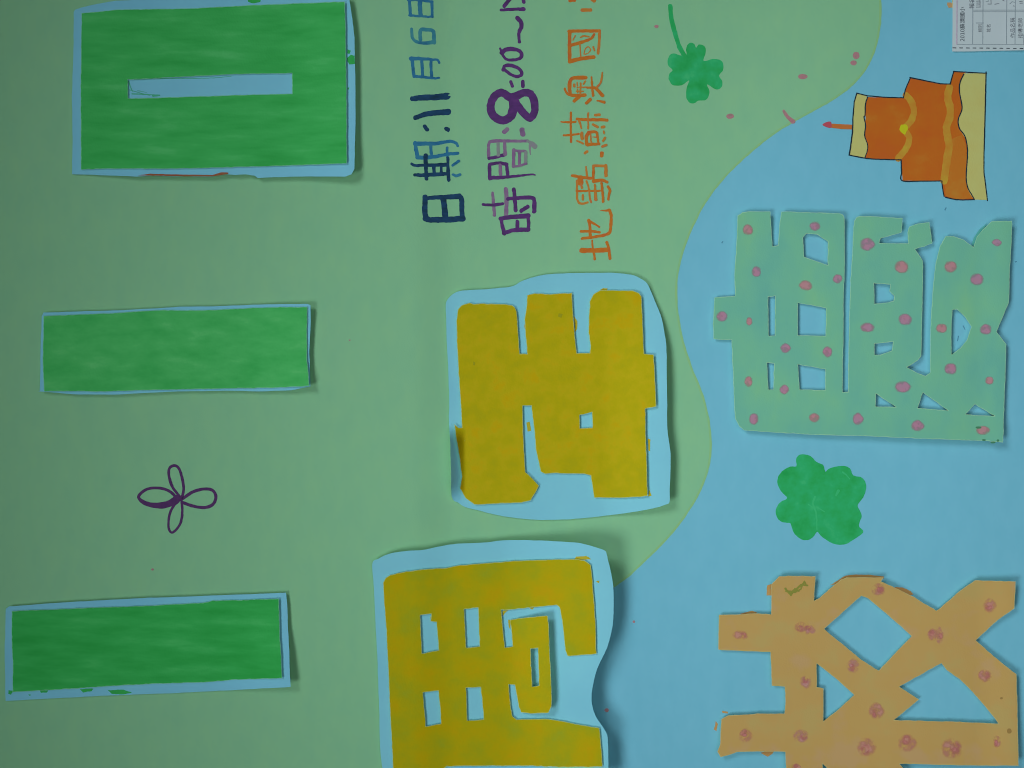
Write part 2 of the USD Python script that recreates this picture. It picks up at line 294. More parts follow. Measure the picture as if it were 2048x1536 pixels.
for i, (s, w) in enumerate((('870,760 840,850 880,960 890,1060 895,1200', 26), ('900,900 1000,960', 18), ('780,860 840,900', 16), ('1240,430 1290,470 1330,520', 22), ('1180,680 1150,740', 40))):
    paint('vein', stroke('M5', s, w, w * .6, seed=i, jag=.5), mat('clover_light', [(46, 158, 98), (52, 162, 104)], 1, scale=80), c, 3 + .4 * i)
VIOLET = mat('violet_line', [(62, 38, 80), (74, 46, 88)], .9, scale=120)
c = xform('painted_flower', poster, 'four-petal flower drawn in thin purple lines')
for s, w in (('1110,1245 1060,1180 1038,1110 1042,1065 1070,1048 1098,1065 1118,1120 1128,1190 1118,1250', 17), ('1125,1250 1190,1208 1260,1192 1308,1202 1326,1240 1310,1285 1260,1306 1190,1298 1120,1275', 19),
             ('1115,1260 1120,1340 1105,1410 1060,1460 1036,1430 1042,1350 1070,1292 1105,1258', 15), ('1095,1255 1040,1205 970,1186 900,1195 852,1238 882,1278 940,1298 1000,1304', 18)):
    paint('petal', stroke('M6', s, w, w, seed=7, jag=.4), VIOLET, c, 2 + .5 * (len(s) % 4))
paint('thick_petal', rough(smooth_poly('M6', '850,1240 900,1268 960,1276 1020,1267 1060,1246 1085,1228 1112,1252 1090,1285 1050,1300 990,1314 930,1300 880,1277'), .5, 6, 2), VIOLET, c, 4.5)

CAKE = mat('cake_orange', [(182, 76, 30), (178, 80, 24), (172, 86, 24), (162, 102, 34)], .9, scale=30, detail=6, rough=.65)
CREAM = mat('cake_cream', [(158, 156, 92), (166, 162, 100)], .92, scale=50)
RIBBON = mat('cake_yellow', [(176, 108, 36), (176, 120, 42), (174, 138, 44)], .95, scale=70)
INK = mat('black_ink', [(26, 38, 44), (34, 48, 58)], .95, scale=90, rough=.5)
c = xform('painted_cake', poster, 'three-tier orange birthday cake painted lying on its side with cream layers and one candle')
paint('cake_body', rough(poly('Z5', '500,362 690,370 866,370 885,290 935,180 1080,205 1250,235 1325,235 1340,170 1360,112 1475,122 1480,600 1500,900 1500,1250 1570,1366 1420,1370 1350,1362 1275,1345 1262,1330 1245,1190 1050,1187 858,1183 845,980 700,975 485,960'), .8, 9, 2), CAKE, c, 2)
paint('cake_wash', rough(poly('Z5', '1325,790 1400,745 1440,735 1478,830 1490,950 1488,1200 1545,1352 1420,1362 1350,1352 1290,1335 1268,1230 1310,1180 1325,980'), 2.2, 9, 5), mat('cake_amber', [(160, 100, 32), (168, 96, 30), (156, 110, 40)], .95, scale=50), c, 2.6)
paint('top_cream', rough(smooth_poly('Z5', '410,330 480,345 515,370 495,430 492,540 480,570 495,640 487,740 510,800 515,850 490,955 420,945 335,930 350,870 370,700 375,550 382,420'), .4, 8, 2), CREAM, c, 3)
paint('bottom_cream', rough(poly('Z5', '1460,130 1674,132 1668,500 1662,750 1655,950 1655,1100 1675,1250 1688,1372 1560,1368 1525,1320 1498,1270 1485,1200 1490,1050 1495,950 1490,850 1472,770 1440,715 1415,670 1405,600 1415,540 1440,470 1425,380 1415,300 1422,210'), .3, 8, 3), CREAM, c, 3)
for s, w, w1 in (('890,345 940,400 968,480 958,560 925,620 872,672', 62, 60), ('880,690 922,760 912,830 872,895 815,962', 56, 66), ('1320,270 1300,370 1325,470 1320,560 1290,660 1300,750 1315,850 1300,930 1285,1030 1265,1185', 70, 72)):
    paint('ribbon', stroke('Z5', s, w, w1, seed=4, jag=1.2), RIBBON, c, 3 + .5 * (len(s) % 3))
paint('bow', rough(Point(*P('Z5', '868,682')[0]).buffer(9), 4.5, 9, 2), mat('bow_yellow', [(172, 158, 30), (160, 170, 24)], .95), c, 5)
for i, s in enumerate(('335,930 345,880 368,700 372,560 385,410 410,325 515,350 690,366 866,370', '866,370 885,290 935,172', '930,172 1080,203 1230,233 1325,236', '1325,236 1340,180 1360,112', '1358,112 1520,122 1680,130', '1676,118 1668,500 1655,950 1655,1100 1675,1250 1690,1378',
                       '515,365 495,430 490,540 480,560 495,640 487,740 515,830 512,890 490,955', '333,932 480,960 600,972 845,978', '845,980 848,1100 856,1183 1050,1187 1240,1185', '1243,1188 1252,1270 1265,1336', '1280,1345 1350,1362 1420,1370 1562,1368',
                       '1458,140 1425,210 1415,300 1440,470 1405,580 1415,670 1470,750 1495,900 1485,1200 1562,1368')):
    paint('ink_line', stroke('Z5', s, 12 if i else 14, 10, seed=i + 2, jag=.35, smooth=i > 5), INK, c, 5 + .3 * i, fine=6)
cd = xform('candle', c)
paint('candle_stick', rough(poly('Z5', '160,622 260,628 368,634 370,682 250,676 160,664'), .5, 6, 2), mat('candle_orange', [(186, 92, 46), (180, 100, 50)], .97), cd, 3)
paint('candle_flame', smooth_poly('Z5', '72,635 112,608 155,605 162,635 160,665 118,660'), mat('candle_red', [(150, 64, 78), (160, 72, 84)], .97), cd, 3.5)

SPLAT = mat('pink_splat', [(140, 100, 106), (148, 110, 116), (126, 108, 104)], 1, scale=150)
for z, x, y, rx, ry in (('Z4', 282, 205, 18, 12), ('Z4', 855, 902, 31, 20), ('Z4', 1418, 594, 37, 21), ('Z4', 1832, 430, 27, 28), ('Z4', 1812, 488, 25, 19), ('M3', 1768, 592, 9, 9), ('M3', 1592, 1163, 13, 12), ('P', 699, 681, 1.6, 1.6), ('P', 305, 1139, 3, 2)):
    p0 = P(z, f'{x},{y}')[0]; kz = ZOOM[z][2]
    a = np.linspace(0, 2 * math.pi, 20, endpoint=False)
    paint('splat', rough(Polygon(p0 + np.column_stack([np.cos(a) * rx, np.sin(a) * ry]) / kz), .8, 5, int(x) % 17), SPLAT, poster, 2.4)
paint('splat', stroke('Z4', '1270,860 1300,905 1342,944', 20, 34, seed=3), SPLAT, poster, 2.4)
for z, s in (('M4', '88,1040 98,985 112,1005 104,1050'), ('M4', '820,128 880,92 925,66 1000,60 1095,64 1160,72 1162,84 1000,84 925,92 870,118'), ('M4', '1230,140 1280,142 1330,165 1352,186 1320,196 1262,170'), ('M4', '385,1186 430,1172 470,1180 455,1196 425,1212'), ('M4', '255,308 330,290 360,300 350,316 260,320'), ('M4', '140,922 178,928 176,938 142,936'), ('M4', '425,130 448,120 452,192 420,190')):
    paint('smear', rough(poly(z, s), 1, 6, 3), mat('orange_smear', [(164, 122, 72), (158, 130, 84)], 1), poster, 2.4)
for s in ('1618,775 1628,795', '1588,838 1582,865', '1505,60 1512,48', '1938,380 1945,378', '135,262 140,255'):
    paint('speck', stroke('M1', s, 7, 5, jag=.3), mat('grey_blue_speck', [(64, 118, 142), (72, 126, 150)], 1), poster, 2.4)
BLOT = mat('blot_yellow', [(160, 146, 60), (170, 140, 60)], .85)
paint('smear', rough(poly('C8', '45,120 60,60 150,60 190,90 185,190 90,210'), .8, 6, 2), mat('blot_coral', [(196, 116, 84), (190, 128, 90)], .85), poster, 2.4)
paint('smear', rough(poly('C8', '180,-400 245,-400 245,150 215,215 185,205'), .8, 6, 2), BLOT, poster, 2.8)

# ================================================================ cut-out green digits on blue backing cards
CARD = mat('blue_card', [(98, 162, 186), (104, 170, 192)], .93, scale=14, bump=.0002, grain=1400, rough=.8)
GREENS = {}
def green(i, cols, k): return mat('green_brushwork' + '_' + 'abc'[i], cols, k, scale=(36, 44, 38)[i], stretch=((.5, 2.4), (.7, 1.6), (.5, 2.2))[i], rot=(.04, -.25, .45)[i], rough=.65, bump=.0006, grain=500, detail=7, contrast=(.25, .75))
GREEN_SMUDGE = mat('green_smudge', [(40, 136, 66), (46, 146, 70)], .85)
T = .00045                                    # card thickness

CORE_GREEN = mat('card_core_green', [(96, 160, 128), (104, 168, 136)], .85); CORE_YELLOW = mat('card_core_yellow', [(150, 168, 100), (160, 172, 112)], .97); CORE_MINT = mat('card_core_mint', [(132, 186, 152), (140, 190, 150)], 1); CORE_TAN = mat('card_core_tan', [(176, 160, 112), (184, 160, 112)], 1)

def ramp(a, b, x): return ss((x - a) / (b - a))

def cutout(name, label, cat, back, front, lift_back, lift_front, card, facing, core, fine=6):
    """Two cards, the painted one glued onto the backing one. The lifts are heights over the poster and over the backing (metres)."""
    o = xform(name, None, label, cat)
    zb = lambda u, v: sheet(u, v) + lift_back(u, v)
    zf = lambda u, v: zb(u, v) + T + lift_front(u, v)
    if back is not None: put('backing_card', cut(rough(back, .5, 14, 3), T, zb, 0.0002), card, o, smooth=35)
    g = rough(front, .9, 9, 5)
    put('card', cut(g, T, zf, 0.00032, fine), core, o, smooth=35)
    put('paint_coat', cut(rough(g.buffer(-.9), .7, 5, 8), .00004, lambda u, v: zf(u, v) + T, .00041, fine), facing, o, smooth=35)
    return o, zb, zf

# the zero
o, zb, zf = cutout('digit_cutout', 'wide green cut-out digit zero with a slot, on a blue card at the top left', 'paper digit',
    poly('Z1', '140,1115 145,900 140,600 150,350 153,75 160,62 200,48 300,25 420,5 600,-4 900,-12 1300,-22 1880,-35 1912,-20 1916,0 1935,120 1948,240 1952,380 1955,600 1955,800 1950,1000 1948,1080 1930,1115 1890,1130 1600,1130 1400,1135 1330,1140 1310,1125 1250,1115 1190,1120 1140,1116 1110,1114 1070,1124 1040,1130 800,1128 640,1124 560,1130 430,1125 250,1118'),
    poly('Z1', '202,85 420,62 900,54 1260,34 1888,10 1894,300 1898,700 1900,1046 1600,1058 1200,1070 800,1080 400,1080 198,1085 196,600', '498,508 520,510 700,500 900,490 1180,475 1548,468 1550,600 1300,605 1000,615 700,625 500,630'),
    lambda u, v: .0012 + .0055 * ramp(560, 725, u) + .004 * ramp(230, 355, v) * ramp(150, 300, u), lambda u, v: .0008 + .0010 * ramp(560, 700, u), CARD,
    green(0, [(34, 127, 56), (41, 134, 64), (47, 139, 70), (60, 146, 82)], .74), CORE_GREEN)
topz = lambda u, v: zf(u, v) + T + .00042
bk = lambda u, v: zb(u, v) + T + .0002
for i, (s, w) in enumerate((('512,575 560,590 640,612', 5), ('525,600 600,604 690,608', 8), ('505,520 515,560 530,585', 7), ('560,580 620,592', 4), ('660,612 700,610', 16), ('540,508 700,502 1000,500 1160,488', 5))):
    paint('smudge', stroke('Z1', s, w, w * .6, seed=i, jag=.5), mat('thin_green_smudge', [(62, 142, 120), (52, 136, 96)], .8), o, 1 + .3 * i, bk)
for s in ('1900,372 1925,350 1950,357 1951,408 1915,412 1905,395', '1905,315 1925,325 1915,345 1903,340', '1265,-4 1350,-4 1345,14 1300,22 1268,12', '470,60 600,66 560,72', '1905,560 1914,562 1912,575 1904,572'):
    paint('smudge', rough(poly('Z1', s), .8, 5, 2), GREEN_SMUDGE, o, 1, bk)
paint('smudge', rough(poly('Z1', '560,1122 640,1112 800,1116 1040,1120 1095,1102 1142,1104 1140,1113 1075,1124 1040,1129 800,1127 640,1123'), .4, 5, 2), mat('rust_smudge', [(124, 66, 42), (116, 78, 54)], .85), o, 1, bk, label='rusty red paint on the lower rim')

# the upper one
o, zb, zf = cutout('digit_cutout', 'green cut-out bar digit one on a narrow blue rim, directly above the drawn purple flower', 'paper digit',
    poly('M6', '245,590 250,300 257,130 268,108 500,100 700,95 900,85 1010,78 1100,72 1300,70 1600,58 1890,55 1908,62 1910,150 1905,260 1900,350 1906,470 1908,562 1790,585 1600,592 1400,588 1100,592 900,602 700,612 450,610 340,600 232,592'),
    poly('M6', '268,130 500,118 690,112 870,98 1000,92 1150,95 1300,92 1600,76 1888,72 1886,250 1887,400 1895,480 1900,560 1700,570 1400,575 1150,580 900,585 600,594 450,591 270,591 262,400'),
    lambda u, v: .0018 + .0035 * ramp(480, 630, u) + .0022 * ramp(735, 785, v) + .0015 * ramp(660, 615, v), lambda u, v: .0007 + .0022 * ramp(690, 780, v) * ramp(560, 620, u), CARD,
    green(1, [(42, 134, 65), (50, 140, 72), (57, 145, 78), (72, 152, 90)], .76), CORE_GREEN)
# the lower one
o, zb, zf = cutout('digit_cutout', 'green cut-out bar digit one with a broad blue rim at the bottom left', 'paper digit',
    poly('M7', '35,1030 30,700 38,440 60,425 400,400 900,372 1300,358 1500,350 1830,338 1838,420 1848,650 1855,850 1860,940 1500,960 1100,980 700,995 400,1010'),
    poly('M7', '75,455 400,440 620,432 1000,418 1300,402 1360,388 1500,385 1785,375 1790,600 1800,750 1805,885 1500,895 1300,912 1000,920 700,935 500,950 300,962 80,975 82,800 74,650'),
    lambda u, v: .0015 + .009 * ramp(430, 590, u) * ramp(1180, 1390, v) + .0015 * ramp(1260, 1200, v), lambda u, v: .0007 + .0012 * ramp(500, 570, u), CARD,
    green(2, [(26, 119, 48), (32, 125, 55), (38, 131, 62), (50, 138, 72)], .69), CORE_GREEN)
bk = lambda u, v: zb(u, v) + T + .0002
for s in ('690,962 790,958 845,976 790,988 715,986', '510,955 598,950 585,968 530,975', '55,960 85,965 70,990 52,985', '255,960 310,962 300,978 262,978', '180,990 196,988 192,1000'):
    paint('smudge', rough(poly('M7', s), .8, 5, 2), GREEN_SMUDGE, o, 1, bk)

# ================================================================ the two yellow cut-out characters
YELLOW = mat('yellow_brushwork', [(145, 141, 12), (150, 143, 8), (155, 145, 14), (163, 141, 6)], .98, contrast=(.33, .67), spec=.05, scale=60, rough=.6, bump=.0005, grain=600, detail=7)
OCHRE = mat('ochre_brushwork', [(130, 140, 26), (138, 139, 14), (146, 140, 8), (152, 139, 4), (158, 136, 2)], .97, contrast=(.27, .73), spec=.05, scale=36, rough=.6, bump=.0005, grain=600, detail=7)
YSMUDGE = mat('yellow_smudge', [(148, 146, 40), (154, 142, 34)], .97)
PALECARD = mat('pale_blue_card', [(104, 170, 190), (110, 178, 194)], 1, scale=14, bump=.0002, grain=1400, rough=.8)
flap = lambda u, v: ramp(845, 885, v) * ramp(1012, 965, v)
o, zb, zf = cutout('character_cutout', 'yellow cut-out character for year on a rounded blue backing card in the middle', 'paper character',
    smooth_poly('M2', '35,250 45,205 80,170 130,152 250,145 360,135 430,125 480,98 540,75 620,58 720,50 900,46 1050,48 1140,60 1185,80 1225,112 1250,165 1275,225 1305,300 1325,390 1338,500 1340,650 1342,800 1342,950 1352,1040 1362,1120 1360,1250 1357,1340 1355,1400 1330,1415 1250,1440 1100,1465 900,1490 750,1502 620,1506 500,1500 350,1480 230,1450 150,1430 110,1405 70,1370 65,1200 60,1050 52,900 55,820 50,650 40,450'),
    poly('M2', '98,330 105,265 130,238 175,222 200,230 240,228 390,232 425,238 441,250 452,275 458,350 470,525 515,525 512,480 505,400 500,320 512,240 515,180 560,168 650,172 780,165 782,230 788,330 798,440 808,520 885,520 890,480 878,400 880,300 885,215 905,175 945,150 985,150 1140,152 1175,165 1190,185 1195,300 1205,525 1262,530 1268,640 1278,835 1212,848 1215,1000 1222,1200 1225,1365 1100,1375 912,1375 900,1310 890,1245 860,1235 700,1230 620,1232 595,1222 580,1150 565,1080 560,1000 548,900 540,830 488,830 492,1000 500,1150 505,1225 540,1255 585,1305 560,1350 535,1390 480,1405 330,1410 200,1415 150,1375 118,1320 130,1250 115,1130 95,1020 85,940 110,962 130,960 125,850 118,750 108,600 100,450',
         '825,888 898,870 902,962 826,965'),
    lambda u, v: .0015 + .010 * ramp(1200, 1350, u) * ramp(560, 760, v) + .002 * ramp(640, 560, v) + .011 * np.clip((930 - u) / 28, 0, 1.2) ** 1.3 * flap(u, v), lambda u, v: .0018 + .003 * ramp(930, 905, u) * flap(u, v) + .0012 * ramp(1200, 1300, u), PALECARD, YELLOW, CORE_YELLOW, 3.5)
bk = lambda u, v: zb(u, v) + T + .0002
for s in ('510,930 530,925 538,980 518,985', '1228,1025 1242,1030 1240,1100 1230,1095', '1237,1325 1250,1364 1228,1368', '792,300 812,335 810,378 797,396', '505,330 498,360 503,380', '945,148 965,136 990,138 985,150'):
    paint('smudge', rough(poly('M2', s), .6, 5, 2), YSMUDGE, o, 1, bk)
for s in ('700,285 725,290 715,312 698,305', '195,570 208,575 205,592 196,590'):
    paint('smudge', rough(poly('M2', s), .6, 4, 2), mat('olive_speck', [(128, 128, 20), (134, 134, 22)], .97), o, 1, lambda u, v: zf(u, v) + T + .00042)

box_lift = lambda u, v: .009 * ramp(1030, 1105, u) * ramp(1118, 1106, u) * ramp(1215, 1260, v) * ramp(1450, 1420, v)
def mouth(u, v):                                # the small square in the middle stands up along its right side
    return .0085 * ramp(1020, 1103, u) * (u < 1106) * (u > 1015) * (v > 1229) * (v < 1430)
o, zb, zf = cutout('character_cutout', 'yellow cut-out character on a wavy-edged blue backing card, cut by the bottom edge', 'paper character',
    smooth_poly('M3', '80,215 120,185 185,155 300,135 410,128 500,108 620,90 820,80 900,68 1050,65 1200,70 1380,80 1450,92 1530,115 1578,132 1590,150 1605,210 1625,300 1635,380 1637,500 1632,600 1615,690 1590,770 1555,840 1525,910 1505,990 1495,1070 1500,1140 1520,1200 1555,1255 1585,1300 1598,1340 1602,1450 1602,1540 1600,1620 1560,1640 900,1650 250,1650 165,1640 145,1540 130,1400 125,1200 115,900 100,600 88,350'),
    poly('M3', '150,340 165,310 195,290 300,268 400,255 560,245 620,230 800,215 1000,200 1200,192 1400,190 1450,198 1490,225 1500,330 1512,480 1520,600 1525,800 1430,808 1340,815 1325,780 1315,680 1300,560 1288,500 1270,485 1220,488 1100,500 960,515 910,515 920,620 935,760 985,752 978,660 968,580 1060,565 1210,552 1218,620 1222,750 1230,900 1238,1100 1235,1140 1215,1180 1100,1185 1040,1178 1025,1140 1010,1060 1000,1000 960,995 965,1080 975,1160 985,1200 1010,1222 1100,1222 1200,1218 1300,1232 1400,1255 1545,1278 1555,1380 1562,1450 1563,1528 1290,1530 1100,1522 800,1522 560,1525 530,1545 380,1590 215,1600 205,1350 195,1200 185,950 170,650 155,450',
         '388,550 460,540 455,590 495,595 500,680 508,775 400,798', '672,512 762,500 768,640 772,752 685,760', '405,1048 505,1038 518,1150 522,1250 425,1268 415,1150', '685,1018 778,1015 790,1120 798,1222 692,1232', '1100,768 1148,762 1152,900 1155,1005 1112,1012'),
    lambda u, v: .002 + .020 * ramp(1000, 1240, u) + .006 * ramp(1190, 1080, v), lambda u, v: .0016 + mouth(u, v), PALECARD, OCHRE, CORE_YELLOW)
bk = lambda u, v: zb(u, v) + T + .0002
for s in ('455,560 492,545 494,592 458,588', '920,520 960,518 940,530 922,560', '1090,500 1125,498 1112,514', '955,580 972,582 968,640 958,620', '1395,172 1460,168 1492,188 1440,192 1380,192', '1520,330 1545,328 1540,342'):
    paint('smudge', rough(poly('M3', s), .7, 5, 2), YSMUDGE, o, 1, bk)

# ================================================================ the mint cut-out character with pink dots
MINT = mat('mint_card', [(86, 153, 140), (93, 159, 138), (98, 163, 134), (106, 167, 126)], 1.01, scale=16, stretch=(1.4, .8), rough=.7, bump=.0004, grain=800, detail=6)
def blob(z, x, y, rx, ry, seed, amp=1.6):
    a = np.linspace(0, 2 * math.pi, 24, endpoint=False); p0 = P(z, f'{x},{y}')[0]; kz = ZOOM[z][2]
    return rough(Polygon(p0 + np.column_stack([np.cos(a) * rx, np.sin(a) * ry]) / kz), amp, 7, seed)
o, zb, zf = cutout('character_cutout', 'mint green cut-out character with pink dots glued below the painted cake', 'paper character', None,
    poly('M1', '90,600 120,596 215,590 212,450 225,250 232,95 262,75 300,70 432,72 438,180 445,285 480,278 488,150 500,72 560,72 720,78 850,82 875,87 885,98 888,120 890,400 882,600 880,900 875,1180 910,1180 912,1000 918,700 925,500 935,350 942,180 948,130 962,105 985,98 1080,102 1245,112 1238,200 1170,220 1110,235 1100,265 1280,268 1275,200 1285,165 1330,148 1410,135 1428,265 1380,285 1320,300 1345,335 1370,375 1370,500 1365,700 1360,960 1340,985 1270,1028 1330,1060 1385,1080 1415,1060 1415,950 1420,700 1435,500 1450,380 1475,280 1510,222 1560,222 1620,245 1680,290 1700,230 1740,180 1790,130 1918,128 1915,250 1905,400 1898,630 1860,720 1822,810 1850,845 1882,885 1880,1000 1870,1250 1865,1400 1862,1490 1750,1480 1400,1468 1000,1450 700,1442 400,1425 270,1415 240,1390 215,1340 205,1100 195,900 195,860 85,855 80,750',
         '632,232 655,205 720,212 785,255 785,400 640,350', '418,595 462,590 460,835 422,835', '600,632 680,645 775,665 772,835 602,832', '412,1000 455,1005 452,1165 420,1165', '602,1010 770,1040 770,1168 612,1165', '1070,512 1170,520 1165,560 1195,590 1190,620 1150,630 1072,638', '1072,882 1185,872 1180,925 1110,950 1072,952', '1080,1190 1205,1272 1080,1270', '1370,1182 1525,1295 1338,1278', '1690,1255 1810,1328 1632,1318', '1550,675 1580,672 1630,720 1668,780 1640,860 1600,910 1545,952 1545,800'),
    lambda u, v: .0032 + .003 * ramp(480, 420, v) + .005 * ramp(820, 890, v) + .002 * ramp(1950, 2020, u) + .0008 * np.sin(u / 90), lambda u, v: 0 * u, None, MINT, CORE_MINT)
ZOOM['S4'] = (1740, 400, 6.4)
put('folded_strip', cut(poly('S4', '1300,580 1330,480 1400,380 1500,298 1430,400 1380,480 1342,590'), T, lambda u, v: sheet(u, v) + .0012, 0, 5), mat('teal_strip', [(66, 142, 140), (78, 150, 146)], 1, scale=60), o)  # shade on this mint edge is put into its darker teal colour
tz = lambda u, v: zf(u, v) + T + .00042
DOT = [soft_mat('pink_dot', [(142, 116, 136), (152, 110, 130)], 1), soft_mat('rose_dot', [(150, 120, 124), (158, 114, 122)], 1)]
for i, (x, y, rx, ry) in enumerate([(295, 182, 32, 30), (347, 440, 28, 32), (705, 160, 33, 28), (650, 525, 40, 30), (845, 485, 30, 28), (135, 715, 34, 31), (302, 745, 19, 25), (525, 910, 31, 28), (782, 932, 29, 32), (297, 1115, 25, 32), (518, 1163, 28, 28), (332, 1345, 28, 34), (702, 1337, 33, 28), (972, 1345, 31, 35), (1337, 1387, 38, 32), (1740, 1415, 40, 28), (1248, 1148, 46, 34), (1030, 272, 43, 38), (1238, 412, 42, 39), (1260, 733, 41, 35), (1030, 782, 43, 28), (1540, 410, 38, 36), (1700, 488, 40, 35), (1825, 262, 29, 21), (1485, 788, 35, 28), (1755, 795, 35, 31), (1540, 1038, 37, 33), (1778, 1108, 26, 24)]):
    dab('pink_dot', 'M1', x, y, rx, ry, DOT[i % 3 == 0], o, tz, 1, i)
for x, y, rx, ry in ((1712, 1398, 18, 7), (1745, 1475, 12, 6), (1800, 1490, 16, 6), (1830, 1478, 8, 8)):
    paint('smudge', blob('M1', x, y, rx, ry, x, .8), mat('dark_green_smudge', [(52, 104, 84), (60, 116, 84)], 1), o, 1.6, tz)

# ================================================================ the orange cut-out character with pink dots
TAN = mat('tan_card', [(153, 135, 81), (161, 132, 78), (170, 131, 76), (188, 131, 88)], .92, contrast=(.36, .64), scale=24, rough=.7, bump=.0004, grain=800, detail=6)
o, zb, zf = cutout('character_cutout', 'tan orange cut-out character of crossing bars with reddish dots at the bottom right', 'paper character', None,
    poly('M4', '120,315 270,312 340,305 450,312 452,190 448,125 500,72 560,68 730,72 725,150 720,228 760,205 820,150 890,95 925,80 1000,78 1160,80 1145,105 1250,152 1350,200 1495,290 1560,235 1640,165 1740,97 1850,100 1995,103 1988,275 1900,335 1840,385 1745,475 1820,545 1910,620 2000,690 2005,850 2010,1050 2013,1268 1700,1268 1260,1256 1330,1330 1420,1420 1450,1500 540,1500 545,1300 538,1180 400,1178 230,1182 200,1195 130,1215 110,1180 125,1140 130,1050 135,975 180,950 300,945 380,938 535,940 540,860 535,768 455,765 450,650 445,550 300,545 115,535 118,420',
         '785,405 900,300 1020,195 1060,210 1180,310 1300,415 1338,450 1260,530 1130,668 1020,600 900,500', '738,622 850,710 975,820 890,900 780,990 782,780 738,770', '1260,770 1400,690 1525,620 1560,665 1640,720 1720,800 1800,890 1888,1003 1600,990 1225,980 1300,920 1385,850', '775,1255 830,1310 960,1420 780,1420'),
    lambda u, v: .0032 + .0035 * ramp(1420, 1540, v) + .003 * ramp(1950, 2040, u) + .003 * ramp(1210, 1150, v), lambda u, v: 0 * u, None, TAN, CORE_TAN)
tz = lambda u, v: zf(u, v) + T + .00042
CORAL = soft_mat('coral_dab', [(178, 112, 100), (186, 104, 104)], 1, 1.6, .1, 240.0)
RED = [soft_mat('red_dot', [(170, 122, 102), (176, 116, 108)], 1, 1.4, .15), soft_mat('dull_red_dot', [(164, 126, 110), (166, 120, 118)], 1, 1.4, .1)]
for i, (x, y, rx, ry) in enumerate([(255, 443, 50, 27), (640, 392, 42, 34), (690, 410, 40, 30), (1125, 155, 42, 38), (1832, 255, 40, 42), (1470, 440, 34, 38), (1512, 440, 28, 52), (968, 635, 40, 43), (670, 740, 36, 40), (1800, 700, 42, 40), (1118, 922, 47, 48), (288, 1078, 40, 40), (640, 1080, 47, 43), (1055, 1150, 55, 56), (1312, 1125, 55, 52), (1590, 1160, 64, 64), (1875, 1115, 26, 38), (610, 1278, 28, 24)]):
    dab('red_dot', 'M4', x, y, rx, ry, RED[i in (2, 6, 7, 8, 12)], o, tz, 1 + .4 * (i % 2), i + 3)
    dab('dot_core', 'M4', x + rx * .35 * math.cos(i * 2.1), y + ry * .35 * math.sin(i * 2.1), rx * .5, ry * .55, CORAL, o, tz, 2 + .4 * (i % 2), i + 11)
for i, s in enumerate(('540,150 570,185 590,160', '575,190 600,150 625,165', '600,160 640,125 680,130', '640,140 660,105 672,130', '545,165 600,172 640,150')):
    paint('scribble', stroke('M4', s, 13, 9, seed=i, jag=.6, smooth=False), mat('olive_scribble', [(110, 118, 50), (120, 124, 56)], 1), o, 2 + .4 * i, tz)
ax = [(1905, 842, 9, 7), (1955, 1050, 14, 16)]
for x, y, rx, ry in ax: paint('smudge', blob('M4', x, y, rx, ry, x, .8), mat('brown_smudge', [(130, 108, 60), (138, 112, 66)], 1), o, 1.5, tz)

